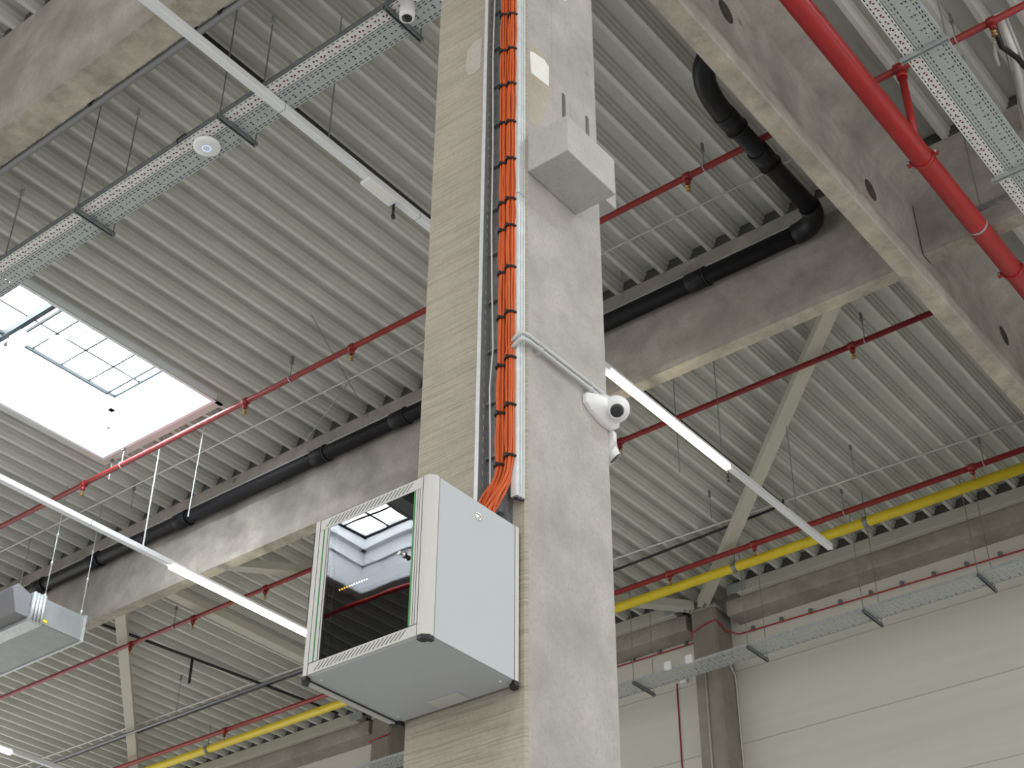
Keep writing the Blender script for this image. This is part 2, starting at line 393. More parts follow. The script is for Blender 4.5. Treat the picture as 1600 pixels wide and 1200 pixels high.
HOLES = [(6.66, 8.60), (8.88, 8.46), (11.6, 8.60)]
M['plug'] = mat('rough dark mortar', (.10, .09, .078), .95, 0, noise=.4, nscale=20, bump=.8, bscale=30)
main_beam()

# ------------------------------------------------------------------ back wall: columns, beams, eaves rails
wc = {}
for i, (y, lab) in enumerate(((9.13, 'brown concrete wall column with grey conduits, right of the main column'), (15.0, 'brown concrete wall column seen below the hanging cabinet'))):
    o = MB().prism([(15.83, y), (16.2, y), (16.2, y + .37), (15.8, y + .37), (15.8, y + .03)], 'z', -1.6, 9.30).build('concrete_column', 'wallcol', bevel=.004)
    tag(o, lab, 'column'); wc[i] = o
    MB().box(15.79, 16.2, y - .01, y + .39, 9.30, 9.34).build('cap_plate', 'brace', o)
for (a, b, lab) in ((-5.5, 8.98, 'brown concrete beam along the right part of the back wall'), (9.62, 14.85, 'brown concrete beam on the back wall between two wall columns'), (15.5, 23.5, 'brown concrete wall beam at the bottom left under the yellow pipe')):
    o = MB().prism([(15.85, 9.335), (15.85, 9.15), (15.87, 9.12), (16.2, 9.12), (16.2, 9.335)], 'y', a, b).build('concrete_beam', 'beam_bar', bevel=.005); tag(o, lab, 'beam')
for (a, b, lab) in ((-5.5, 8.75, 'cream steel eaves rail on top of the right wall beam'), (9.75, 14.7, 'cream steel eaves rail between the two wall columns'), (15.7, 23.5, 'cream steel eaves rail at the bottom left under the deck')):
    o = MB().box(15.75, 16.0, a, b, 9.34, 9.496).build('steel_rail', 'brace', bevel=.008); tag(o, lab, 'rail')
    e = b if a < 9 else a
    MB().box(15.80, 15.98, a, b, H + .001, H + .155).build('rib_shade_block', 'recess_shade', o)  # added dark block above the rail, standing in for shade in the ribs
    MB().box(15.74, 15.75, e - .14, e + .14, 9.35, 9.49).build('end_plate', 'galv', o)

def brace(p, q, w_, h_, label):
    p, q = Vector(p), Vector(q); d = (q - p).normalized(); s = d.cross(Vector((0, 0, 1))).normalized() * w_ / 2; u = Vector((0, 0, h_))
    m = MB(); v = [m.bm.verts.new(a + sg * s + k * u) for a in (p, q) for sg in (-1, 1) for k in (0, 1)]
    for f in ((0, 1, 3, 2), (4, 6, 7, 5), (0, 4, 5, 1), (2, 3, 7, 6), (0, 2, 6, 4), (1, 5, 7, 3)): m.bm.faces.new([v[i] for i in f])
    o = m.build('steel_brace', 'brace', bevel=.006); tag(o, label, 'brace')
    for a, sg in ((p, 1), (q, -1)):
        c = a + d * .08 * sg
        for k in (-.03, .03):
            b = c + d * k * 1.2; MB().tube([b - Vector((0, 0, .03)), b + Vector((0, 0, .01))], .014, 6).build('bolt', 'galv_dark', o)
    return o
brace((10.12, 3.86, 9.28), (15.72, 9.26, 9.28), .15, .12, 'cream diagonal steel brace meeting the wall column at right')
brace((10.12, 14.30, 9.28), (15.72, 9.42, 9.28), .15, .12, 'cream diagonal steel brace passing behind the hanging cabinet')
brace((10.12, 14.62, 9.28), (15.72, 20.9, 9.28), .15, .12, 'cream steel brace standing nearly upright at bottom left')

brace((10.05, 14.66, 9.28), (15.72, 14.74, 9.28), .17, .12, 'cream steel brace running straight to the wall behind the lower lamp')

# ------------------------------------------------------------------ server cabinet
def cabinet():
    x0, x1, y0, y1, z0, z1 = 3.40, 3.925, 3.086, 3.690, 2.243, 2.892
    t = empty('server_cabinet', ((x0 + x1) / 2, (y0 + y1) / 2, z0), 'light grey wall-mounted network cabinet with a glass door hung on the column', 'cabinet')
    th = .012; pw = .042
    def post(cx, cy, sx, sy):
        c = .019; pts = [(0, pw), (0, c), (c, 0), (pw, 0), (pw, .01), (.012, .012), (.010, pw)]
        pp = [(cx + sx * a, cy + sy * b) for a, b in pts]
        MB().prism(pp, 'z', z0 + .012, z1).build('corner_post', 'cabframe', t)
    for cx, sx in ((x0, 1), (x1, -1)):
        for cy, sy in ((y0, 1), (y1, -1)): post(cx, cy, sx, sy)
    for cx, sx in ((x0, 1), (x1, -1)):
        for cy, sy in ((y0, 1), (y1, -1)):
            pts = [(-.002, .040), (-.002, .018), (.018, -.002), (.044, -.002), (.044, .012), (.032, .018), (.030, .030), (.022, .040)]
            MB().prism([(cx + sx * a, cy + sy * b) for a, b in pts], 'z', z0 - .006, z0 + .013).build('corner_cap', 'cap', t, bevel=.002)
    s = MB().box(x0 + pw, x1 - pw, y0 + .001, y0 + th, z0 + .012, z1 - .001); sp = s.build('side_panel', 'cab', t, bevel=.001)
    MB().lathe([(-.001, .019), (.003, .019), (.004, .016), (.002, .013), (.002, .009), (.006, .008), (.006, .0)], (3.663, y0 + .001, 2.829), (0, -1, 0), 24).build('lock', 'chrome', sp, at=(3.663, y0, 2.829))
    for xx in (x0 + pw - .0012, x1 - pw - .0012): MB().box(xx, xx + .0024, y0 - .0003, y0 + .004, z0 + .012, z1 - .001).build('panel_gap', 'slot', sp)
    for yy in (y0 + pw - .0012, y1 - pw - .0012): MB().box(x0 - .0004, x0 + .004, yy, yy + .0024, z0 + .014, z1 - .001).build('panel_gap', 'slot', t)
    MB().box(x0 + pw, x1 - pw, y1 - th, y1 - .001, z0 + .012, z1 - .001).build('side_panel', 'cab', t)
    bp = MB().box(x0 + .012, x1 - .012, y0 + .012, y1 - .02, z0 + .010, z0 + .02).build('bottom_panel', 'cab', t)
    rl = MB().box(x0 + .03, x1 - .03, y1 - .020, y1 - .002, z0 - .002, z0 + .012); rl.build('bottom_rail', 'cabframe', t); MB().box(x0 + .03, x1 - .03, y1 - .026, y1 - .020, z0 + .006, z0 + .0102).build('bottom_gap', 'inside', t)
    for x, y in ((3.444, 3.132), (3.857, 3.131), (3.455, 3.631), (3.866, 3.629)): MB().lathe([(0, .006), (.003, .005), (.004, 0)], (x, y, z0 + .010), (0, 0, -1), 12).build('rivet', 'white', bp)
    MB().box(3.832, 3.905, 3.312, 3.455, z0 + .006, z0 + .010).build('cable_entry_cover', 'cabframe', bp, bevel=.002)
    MB().box(x0 + .01, x1 - .01, y0 + .01, y1 - .01, z1 - .012, z1 - .001).build('top_panel', 'cab', t)
    MB().box(x1 - .008, x1 + .004, y0 + .02, y1 - .02, z0 + .02, z1 - .02).build('back_panel', 'inside', t)
    inn = MB().box(x0 + .05, x1 - .01, y0 + .013, y0 + .016, z0 + .022, z1 - .014).box(x0 + .05, x1 - .01, y1 - .016, y1 - .013, z0 + .022, z1 - .014)
    inn.box(x0 + .05, x1 - .01, y0 + .016, y1 - .016, z0 + .021, z0 + .024).box(x0 + .05, x1 - .01, y0 + .016, y1 - .016, z1 - .018, z1 - .014)
    inn.build('lining', 'inside', t)
    # vent strips above and below the door
    for (za, zb) in ((z0 + .014, z0 + .056), (z1 - .046, z1 - .001)):
        v = MB().box(x0 + .001, x0 + .014, y0 + pw, y1 - pw, za, zb).build('vent_strip', 'cabframe', t, bevel=.0012)
        g = MB(); n = 21; ya, yb = 3.195, 3.600
        for k in range(n):
            y = ya + (yb - ya) * k / (n - 1); h = (zb - za) * .33; zc = (za + zb) / 2; w_ = .0031; sl = .015
            g.bm.faces.new([g.bm.verts.new(p) for p in ((x0 + .0006, y - w_ + sl, zc - h), (x0 + .0006, y + w_ + sl, zc - h), (x0 + .0006, y + w_ - sl, zc + h), (x0 + .0006, y - w_ - sl, zc + h))])
        o = g.build('vent_slots', 'slot', v)
    # door: side stiles with green seals, glass
    dz0, dz1 = z0 + .058, z1 - .048
    d = MB().box(x0 - .001, x0 + .014, y1 - pw - .052, y1 - pw - .002, dz0, dz1).build('door_stile', 'cabframe', t, bevel=.0015)
    MB().box(x0 - .002, x0, y1 - pw - .029, y1 - pw - .022, dz0, dz1).build('green_seal', 'green', d)
    MB().box(x0 - .0022, x0, y1 - pw - .047, y1 - pw - .0445, dz0, dz1).build('seal_groove', 'slot', d)
    d = MB().box(x0 - .001, x0 + .014, y0 + pw + .002, y0 + pw + .042, dz0, dz1).build('door_stile', 'cabframe', t, bevel=.0015)
    MB().box(x0 - .002, x0, y0 + pw + .033, y0 + pw + .041, dz0, dz1).build('green_seal', 'green', d)
    for a in (.012, .022): MB().box(x0 - .0018, x0, y0 + pw + a, y0 + pw + a + .0018, dz0, dz1).build('seal_groove', 'slot', d)
    gy0, gy1 = y0 + pw + .042, y1 - pw - .052
    g = MB().box(x0 + .002, x0 + .006, gy0, gy1, dz0, dz1).build('door_glass', 'glass', t)
    k = MB().lathe([(0, .010), (.006, .010), (.008, .008), (.010, .0045), (.020, .0045), (.022, .009), (.027, .010), (.029, .008), (.029, 0)], (x0 + .002, 3.205, 2.592), (-1, .1, 0), 20)
    k.build('door_lock', 'chrome', t, at=(x0, 3.205, 2.592))
    MB().lathe([(0, .012), (.002, .012), (.002, 0)], (x0 + .0015, 3.205, 2.592), (-1, 0, 0), 20).build('lock_rosette', 'cap', t)
    # mounting rails with square holes
    for y in (3.145, 3.625):
        r = MB().box(x0 + .06, x0 + .063, y - .012, y + .012, z0 + .03, z1 - .03).build('rack_rail', 'galv_light', t)
        h = MB()
        for q in range(34):
            z = z0 + .045 + q * .0168; h.box(x0 + .0593, x0 + .0601, y - .005, y + .005, z, z + .009)
        h.build('rail_holes', 'inside', r)
    s = empty('network_switch', (3.5, 3.40, 2.58), 'dark network switch with amber and white lights behind the cabinet glass', 'network switch')
    MB().box(3.47, 3.70, 3.17, 3.615, 2.575, 2.618).build('switch_body', 'inside', s, bevel=.002)
    a = MB(); b = MB()
    for q in range(12): (a if q < 5 else b).box(3.466, 3.470, 3.585 - q * .0125, 3.589 - q * .0125, 2.603, 2.607)
    a.build('amber_lights', 'led', s); b.build('white_lights', 'ledw', s)
cabinet()

# ------------------------------------------------------------------ vertical tray, cable bundles, conduits on the column
M['perf_v'] = perforated('perforated zinc side', (.30, .31, .32), 2, 0, [(.014, .0042, .055, .5)], [])
vt = empty('cable_tray', (3.90, 3.25, 2.7), 'vertical galvanised cable tray on the column behind the orange cables', 'cable tray')
MB().box(3.923, 3.929, 3.135, 3.262, 2.90, 7.9).build('tray_base', 'galv_dark', vt)
o = MB().box(3.865, 3.925, 3.262, 3.265, 2.90, 7.9).build('side_wall', 'perf_v', vt, at=(3.88, 3.263, 2.7))
MB().box(3.862, 3.867, 3.262, 3.282, 2.90, 7.9).build('edge_lip', 'galv_light', vt, bevel=.0015)
for z in [3.0 + .27 * k for k in range(17)]: MB().box(3.905, 3.918, 3.19, 3.262, z, z + .012).build('rung', 'galv_dark', vt)

def bundle(y, label, zt, seed, xc=3.885, R0=.021):
    rnd = random.Random(seed)
    t = empty('cable_bundle', (xc, y, 2.88), label, 'cable bundle')
    ties = [5.859, 5.593, 5.347, 5.094, 4.83, 4.582, 4.42, 4.174, 3.928, 3.674, 3.437, 3.19] if y > 3.14 else [5.83, 5.58, 5.335, 5.08, 4.84, 4.59, 4.43, 4.19, 3.94, 3.70, 3.46, 3.215]
    ties += [6.1, 6.35, 6.6]
    zs = sorted([7.8] + ties + [(a + b) / 2 for a, b in zip(ties, ties[1:])])
    n = 16
    slots = [(0, 0)] + [(.40, 2 * math.pi * k / 5) for k in range(5)] + [(.84, 2 * math.pi * k / 10 + .2) for k in range(10)]
    for k in range(n):
        fr, an = slots[k]; ph = rnd.random() * 6.3
        path = []
        for z in sorted(zs, reverse=True):
            tight = min(abs(z - q) for q in ties) < .02
            rr = R0 * fr * (.97 if tight else 1.16); a = an + .18 * math.sin(z * 2.1 + ph)
            wob = 0 if tight else rnd.uniform(-.0035, .0035)
            path.append(Vector((xc + rr * math.cos(a), y + .004 * math.sin(z * 1.9 + seed) + rr * math.sin(a) + wob, z)))
        # fan out towards the cabinet top
        e = path[-1]; sp = (k / (n - 1) - .5)
        path += [Vector((e.x - .004, e.y + .010 + sp * .02, 3.12)), Vector((e.x - .03 - .02 * rnd.random(), e.y + .035 + sp * .035, 3.02)), Vector((3.80 + .03 * rnd.random(), y + .075 + sp * .05, 2.93)), Vector((3.77 + .03 * rnd.random(), y + .085 + sp * .05, 2.885))]
        sm = [path[0]]
        for i in range(1, len(path)):
            p0, p1 = path[i - 1], path[i]; pm = path[i - 2] if i > 1 else p0; pp = path[i + 1] if i + 1 < len(path) else p1
            for q in (1 / 3, 2 / 3, 1):
                q2, q3 = q * q, q ** 3
                sm.append(.5 * ((2 * p0) + (p1 - pm) * q + (2 * pm - 5 * p0 + 4 * p1 - pp) * q2 + (3 * p0 - pm - 3 * p1 + pp) * q3))
        MB().tube(sm, .0049, 6).build('orange_cable', 'orange', t)
    for z in ties:
        m = MB(); yy = y + .004 * math.sin(z * 1.9 + seed); r = R0 * .84 + .0075
        m.tube([(xc + r * math.cos(a), yy + r * math.sin(a), z + .004 * math.sin(a)) for a in [2 * math.pi * q / 16 for q in range(17)]], .0058, 6, caps=False)
        m.box(xc - r - .006, xc - r + .004, yy - .004, yy + .006, z - .009, z + .008)
        m.build('cable_tie', 'blackcable', t)
bundle(3.163, 'thick orange cable bundle with black ties, the left of the pair on the column', 6.2, 3)
bundle(3.117, 'thick orange cable bundle with black ties, the right one beside the steel channel', 6.2, 11)

wcb = MB().tube([(3.885, 3.235, 7.8), (3.885, 3.235, 6.2), (3.88, 3.238, 5.6), (3.885, 3.232, 5.0), (3.88, 3.228, 4.5), (3.88, 3.218, 4.1), (3.885, 3.212, 3.8), (3.88, 3.222, 3.6), (3.88, 3.215, 3.35), (3.885, 3.215, 3.1), (3.86, 3.235, 2.96), (3.84, 3.255, 2.885)], .0036, 8).build('thin_cable', 'whitecable')
tag(wcb, 'single thin white cable hanging down the tray beside the orange bundles', 'cable')

st = empty('steel_channel', (3.905, 3.092, 3.03), 'bright galvanised steel channel running down the corner of the column', 'steel channel')
MB().prism([(3.886, 3.112), (3.886, 3.084), (3.891, 3.079), (3.898, 3.079), (3.898, 3.083), (3.906, 3.083), (3.906, 3.077), (3.914, 3.077), (3.914, 3.082), (3.922, 3.082), (3.922, 3.076), (3.9295, 3.076), (3.9295, 3.112)], 'z', 3.03, 4.62).build('channel', 'galv_light', st)
MB().prism([(3.885, 3.113), (3.885, 3.084), (3.890, 3.078), (3.898, 3.078), (3.898, 3.082), (3.906, 3.082), (3.906, 3.076), (3.914, 3.076), (3.914, 3.081), (3.922, 3.081), (3.922, 3.075), (3.9295, 3.075), (3.9295, 3.113)], 'z', 4.625, 7.9).build('channel', 'galv_light', st)
MB().tube([(3.89, 3.10, 3.022), (3.897, 3.085, 3.016), (3.925, 3.08, 3.022)], .006, 6).build('end_rim', 'cap', st)

for (dz, dy, lab, xe) in ((.026, 0, 'upper grey conduit from the steel channel to the turret camera', 4.45), (-.008, -.004, 'lower grey conduit from the steel channel to the turret camera', 4.40)):
    z = 3.785 + dz; y = 3.047 + dy
    p = [(3.876, 3.10, z - .03), (3.874, 3.078, z - .016)] + bezier((3.875, 3.06, z - .006), (3.885, y, z + .004), (3.95, y, z), 6) + [(xe, y, z), (xe + .03, y - .004, z - .012)]
    c = MB().tube(p, .0095, 12).build('conduit', 'lgrey'); tag(c, lab, 'conduit')
    for x in (3.995, 4.35): MB().tube([(x - .009, y, z), (x + .009, y, z)], .0125, 10).box(x - .008, x + .008, y, 3.067, z - .014, z + .012).build('conduit_clip', 'lgrey', c)
c = MB().tube(bezier((3.868, 3.135, 3.70), (3.862, 3.115, 3.765), (3.872, 3.093, 3.77), 6), .0035, 6).build('loose_cable', 'orange'); tag(c, 'short orange cable branching from the bundle into the grey conduits', 'cable')

def turret(o, label, nrm, look, s=1.0, wide=1.0):
    t = empty('security_camera', o, label, 'camera'); o = Vector(o); n = Vector(nrm); a = Vector((0, 0, 1)).cross(n).normalized(); up = Vector((0, 0, 1))
    pts = [(-.085, .010), (-.085, -.035), (-.060, -.062), (.0, -.085), (.045, -.082), (.075, -.05), (.085, .0), (.075, .05), (.045, .075), (.0, .070)]
    m = MB()
    rings = []
    for d, k in ((0, 1), (.022, 1), (.030, .93), (.048, .78), (.066, .5)):
        rings.append([m.bm.verts.new(o + n * d * s + a * p[0] * wide * k * s + up * (p[1] * k + (-.008 if d > .05 else 0)) * s) for p in pts])
    for A, Bq in zip(rings, rings[1:]):
        for i in range(len(pts)): m.bm.faces.new((A[i], A[(i + 1) % len(pts)], Bq[(i + 1) % len(pts)], Bq[i]))
    m.bm.faces.new(rings[0]); m.bm.faces.new(rings[-1])
    m.build('mounting_base', 'white', t, bevel=.004)
    c = o + n * .080 * s - up * .030 * s + a * (.012 if wide > 1 else 0); L = Vector(look).normalized()
    prof = [(-.046 * math.cos(q), .046 * math.sin(q)) for q in [math.pi * k / 12 for k in range(1, 9)]]
    MB().lathe([(x * s, r * s) for x, r in prof] + [(.030 * s, .036 * s), (.040 * s, .036 * s), (.042 * s, .033 * s), (.038 * s, .030 * s), (.038 * s, 0)], c, L, 28).build('camera_ball', 'white', t)
    MB().lathe([(-.03 * s, .030 * s), (-.026 * s, .060 * s), (-.012 * s, .062 * s), (.004 * s, .050 * s), (.006 * s, .040 * s)], c, L, 28).build('collar', 'white', t)
    MB().lathe([(.034 * s, .029 * s), (.041 * s, .029 * s), (.044 * s, .020 * s), (.045 * s, 0)], c, L, 24).build('lens_window', 'lens', t)
turret((4.45, 3.067, 3.735), 'white turret security camera with dark lens on the front of the column', (0, -1, 0), (-.6, -.5, -.72), 1.0, 1.5)
turret((4.52, 3.13, 3.64), 'white security camera half hidden behind the column edge, below the other', (1, 0, 0), (.6, -.5, -.8), 1.0)

# ------------------------------------------------------------------ pipes
def run(p, q, r, name, m, label, cat, at=None):
    t = empty(name, p if at is None else at, label, cat); MB().tube([p, q], r, 20).build('pipe_run', m, t); return t
def coupling(t, c, d, r, l, m='redsmall'):
    c, d = Vector(c), Vector(d); MB().tube([c - d * l, c - d * l * .9, c + d * l * .9, c + d * l], [r * .9, r, r, r * .9], 18).build('coupling', m, t)
def head(t, c, r=.0):
    c = Vector(c); m = MB().lathe([(0, .028), (.05, .028), (.055, .020)], c + Vector((0, 0, -.03)), (0, 0, -1), 12); h = m.build('head_socket', 'redsmall', t)
    MB().lathe([(.055, .016), (.085, .013), (.09, .024), (.094, .024), (.096, .008), (.12, .010), (.122, .026), (.126, .026), (.126, 0)], c + Vector((0, 0, -.03)), (0, 0, -1), 12).build('sprinkler_head', 'brass', t)
def hanger(x, y, zp, r, label, group=None, name='pipe_hanger', zt=H, dz=0):
    t = empty(name, (x, y, zp), label, 'pipe hanger', group)
    m = MB().tube([(x, y + (r + .004) * math.cos(a), zp + (r + .004) * math.sin(a)) if False else (x + (r + .004) * math.cos(a), y, zp + (r + .004) * math.sin(a)) for a in [2 * math.pi * k / 14 for k in range(15)]], .006, 6, caps=False); m.build('pipe_clip', 'galv', t)
    MB().tube([(x, y, zp + r), (x, y, zt - .03)], .006, 6).build('threaded_rod', 'rod', t)
    MB().box(x - .014, x + .014, y - .010, y + .010, zt - .05, zt + .05).box(x - .03, x + .01, y - .01, y + .01, zt - .055, zt - .045).build('deck_clip', 'galv_dark', t)
    return t
dY = (0, 1, 0)
t = run((8.55, -4, 9.25), (8.55, 22, 9.25), .030, 'sprinkler_pipe', 'redsmall', 'red sprinkler pipe passing below the skylight and behind the main column', 'pipe', at=(8.55, 9, 9.2))
for y in (13.28, 10.53, 8.95, 4.86, 2.0): coupling(t, (8.55, y, 9.25), dY, .042, .035); head(t, (8.55, y, 9.25))
coupling(t, (8.55, 2.79, 9.25), dY, .05, .05)
for y, lab in ((12.6, 'small steel hanger on the red pipe near the skylight corner'), (9.85, 'small steel hanger on the red pipe left of the column'), (4.68, 'small steel hanger on the red pipe right of the corbel'), (2.3, 'small steel hanger on the red pipe beside the right tray')): hanger(8.55, y, 9.25, .03, lab)
t = run((11.62, 3.6, 9.2), (11.62, 22, 9.2), .030, 'sprinkler_pipe', 'redsmall', 'red sprinkler pipe crossing the diagonal brace beneath the lit lamp', 'pipe', at=(11.62, 9, 9.2))
for y in (4.87, 7.75, 13.4, 14.8, 16.1): coupling(t, (11.62, y, 9.2), dY, .042, .035); head(t, (11.62, y, 9.2))
for y, lab in ((4.72, 'small steel hanger on the red pipe end near the upper right brace'), (15.2, 'small steel hanger on the red pipe left of the upright brace')): hanger(11.62, y, 9.2, .03, lab)
t = run((14.5, 3.5, 9.18), (14.5, 22, 9.18), .034, 'sprinkler_pipe', 'redsmall', 'red sprinkler pipe running just above the yellow gas pipe', 'pipe', at=(14.5, 9, 9.18))
for y in (4.88, 7.75, 9.0, 14.0, 17.3): coupling(t, (14.5, y, 9.18), dY, .046, .04); head(t, (14.5, y, 9.18))
for y, lab in ((4.73, 'small steel hanger on the far red pipe near the right edge'), (6.5, 'small steel hanger on the far red pipe above the wall beam'), (14.4, 'small steel hanger on the far red pipe left of the cabinet')): hanger(14.5, y, 9.18, .034, lab)
t = run((14.7, 3.5, 9.08), (14.7, 23, 9.08), .062, 'gas_pipe', 'yellow', 'bright yellow gas pipe under the deck along the back wall', 'pipe', at=(14.7, 9, 9.05))
for y, lab in ((6.33, 'steel clamp on the yellow pipe near the lamp end'), (8.15, 'steel clamp on the yellow pipe at the diagonal brace'), (14.6, 'steel clamp on the yellow pipe left of the cabinet'), (17.9, 'steel clamp on the yellow pipe at the bottom left')):
    h = empty('pipe_hanger', (14.7, y, 9.08), lab, 'pipe hanger'); MB().tube([(14.7, y - .03, 9.08), (14.7, y + .03, 9.08)], .068, 18).build('pipe_clip', 'galv_dark', h)
    MB().tube([(14.7, y, 9.14), (14.7, y, 9.5)], .007, 6).build('threaded_rod', 'rod', h)
# thick main pipe
t = run((3.0, 2.785, 8.28), (15.6, 2.785, 8.28), .086, 'sprinkler_main_pipe', 'red', 'thick red sprinkler main running down the upper right corner', 'pipe', at=(9, 2.785, 8.2))
for x in (8.62, 10.34): 
    c = MB().tube([(x - .02, 2.785, 8.28), (x + .02, 2.785, 8.28)], .094, 24).box(x - .016, x + .016, 2.66, 2.70, 8.26, 8.30).box(x - .016, x + .016, 2.87, 2.915, 8.26, 8.30).build('coupling', 'red', t)
    MB().tube([(x - .035, 2.672, 8.28), (x + .035, 2.672, 8.28)], .011, 8).tube([(x - .035, 2.90, 8.28), (x + .035, 2.90, 8.28)], .011, 8).build('bolt', 'bright_rod', c)
MB().tube([(8.555, 2.79, 8.33), (8.555, 2.79, 9.2)], .032, 16).build('riser', 'red', t)
MB().tube([(8.555, 2.79, 9.14), (8.555, 2.79, 9.18)], .045, 16).build('riser_collar', 'red', t)
h = empty('pipe_hanger', (9.62, 2.785, 8.28), 'silver pipe clip and steel bar holding the thick red main', 'pipe hanger')
MB().tube([(9.61, 2.785, 8.28), (9.63, 2.785, 8.28)], .090, 24).build('pipe_clip', 'galv', h)
MB().box(9.60, 9.64, 2.2, 2.80, 8.42, 8.46).build('support_bar', 'galv_dark', h)
MB().tube([(9.62, 2.72, 8.44), (9.62, 2.72, 9.5)], .007, 6).build('threaded_rod', 'rod', h)

# black drain pipe on the beam
dp = empty('drain_pipe', (9.665, 10, 9.0), 'black plastic drain pipe on the concrete beam ending in two bends', 'pipe')
corner = bezier((9.665, 4.42, 9.1), (9.665, 4.14, 9.1), (9.40, 4.13, 9.1), 8)
MB().tube([(9.665, 22, 9.1), (9.665, 12, 9.1), (9.665, 4.42, 9.1)], .084, 24).build('pipe_run', 'black', dp)
MB().tube(corner, .098, 24).build('elbow', 'black', dp)
MB().tube([(9.40, 4.13, 9.1), (7.95, 4.13, 9.1)], .084, 24).build('pipe_run', 'black', dp)
MB().tube(bezier((8.05, 4.13, 9.1), (7.55, 4.14, 9.1), (7.42, 3.95, 9.16), 7) + [(7.38, 3.80, 9.2), (7.36, 3.5, 9.22)], .094, 24).build('elbow', 'black', dp)
for y in (19.2, 15.6, 14.5, 12.85, 10.55, 9.35, 5.55):
    MB().tube([(9.665, y - .16, 9.1), (9.665, y - .15, 9.1), (9.665, y + .03, 9.1), (9.665, y + .04, 9.1)], [.086, .096, .096, .088], 24).tube([(9.665, y - .185, 9.1), (9.665, y - .165, 9.1)], .101, 24).build('pipe_socket', 'black', dp)
for x in (8.55, 8.0): MB().tube([(x - .05, 4.13, 9.1), (x + .16, 4.13, 9.1)], .098, 24).tube([(x + .16, 4.13, 9.1), (x + .185, 4.13, 9.1)], .103, 24).build('pipe_socket', 'black', dp)
rl = MB().box(9.66, 9.70, 3.98, 22, 9.206, 9.230).build('support_rail', 'galv'); tag(rl, 'galvanised support rail lying on top of the black drain pipe', 'rail')
for y, lab in ((9.5, 'crossed thin rod from the deck to the drain pipe rail, left of column'), (10.4, 'thin threaded rod reaching the drain pipe rail left of the crossed rod'), (6.3, 'thin threaded rod to the drain rail right of the main column'), (11.6, 'bright steel rod to the drain pipe rail below the skylight')):
    pass
def thin(p, q, label, m='rod', r=.006, name='threaded_rod', cat='rod'):
    o = MB().tube([p, q], r, 6).build(name, m); tag(o, label, cat); return o
thin((8.12, 9.14, 9.5), (9.6, 9.7, 9.27), 'slanting thin rod crossing the red pipe left of the column')
thin((9.2, 9.62, 9.5), (9.62, 10.8, 9.27), 'thin rod hanging from the deck onto the drain rail left of the slanting rod')
thin((8.80, 11.5, 9.655), (8.80, 11.55, 8.30), 'bright vertical rod hanging just right of the skylight corner', 'bright_rod', .007)
thin((9.62, 6.3, 9.655), (9.62, 6.3, 9.27), 'short thin rod above the drain rail right of the main column')
thin((8.62, 5.95, 9.655), (8.62, 5.95, 8.2), 'thin vertical rod close to the right edge of the column')
thin((9.55, 4.45, 9.655), (9.55, 4.45, 9.27), 'short rod above the bend of the black drain pipe')
thin((9.0, 3.95, 9.655), (9.0, 3.95, 9.15), 'short rod next to the diagonal beam at the drain pipe bend')

# grey conduit on the top-left beam
gc = empty('conduit', (4.27, 12, 8.36), 'thick grey conduit along the lower edge of the top left beam', 'conduit')
MB().tube([(4.287, 3.75, 8.38), (4.287, 23, 8.38)], .030, 16).build('pipe_run', 'greypipe', gc)
for y in (6.1, 7.55, 9.2, 10.8): MB().box(4.24, 4.262, y - .015, y + .015, 8.36, 8.48).box(4.26, 4.31, y - .012, y + .012, 8.41, 8.43).build('conduit_clip', 'cap', gc)

# ------------------------------------------------------------------ cable trays
ZT = 8.10
def tray_x(name, x0, x1, y0, y1, z, along, label, mbase, mwall, h=.055, lip='galv'):
    t = empty(name, ((x0 + x1) / 2, (y0 + y1) / 2, z), label, 'cable tray'); o = ((x0 + x1) / 2, (y0 + y1) / 2, z)
    MB().box(x0, x1, y0, y1, z, z + .0015).build('tray_base', mbase, t)
    for k in (0, 1):
        if along == 'y':
            xx = x0 if k == 0 else x1; m = MB().box(xx - .001, xx + .001, y0, y1, z, z + h).box(xx - .006, xx + .006, y0, y1, z + h - .004, z + h)
        else:
            yy = y0 if k == 0 else y1; m = MB().box(x0, x1, yy - .001, yy + .001, z, z + h).box(x0, x1, yy - .006, yy + .006, z + h - .004, z + h)
        m.build('side_wall', mwall if k == 0 else lip, t)
    return t
def rowset(w, half):   # narrow tray: two dashed rows, a row of dots
    return [(-w * .36, half, .047, .52), (w * .34, half, .047, .52)]
M['perfA'] = perforated('perforated narrow base y', (.82, .81, .80), 1, 0, rowset(.105, .0045), [(-.004, .0085, .075, 0), (.004, .0085, .075, .026), (.012, .006, .15, .05)])
M['perfB'] = perforated('perforated wide base y', (.50, .54, .54), 1, 0, [(-.070, .0038, .047, .55), (-.050, .0036, .047, .55), (.055, .004, .047, .58), (.075, .0042, .047, .58), (0, .022, .15, .035), (-.012, .004, .15, .12), (.012, .004, .15, .12)],
                        [(0, .0065, .15, .02), (0, .0065, .15, -.02)])
M['perfBx'] = perforated('perforated wide base x', (.50, .54, .54), 0, 1, [(-.085, .0038, .047, .55), (-.065, .0036, .047, .55), (.055, .004, .047, .58), (.078, .0042, .047, .58), (-.018, .026, .15, .035), (-.03, .004, .15, .12), (-.006, .004, .15, .12)],
                        [(-.018, .0065, .15, .02), (-.018, .0065, .15, -.02)])
M['perfAx'] = perforated('perforated narrow base x', (.82, .81, .80), 0, 1, rowset(.10, .0045), [(-.004, .0085, .075, 0), (.004, .0085, .075, .026), (.012, .006, .15, .05)])
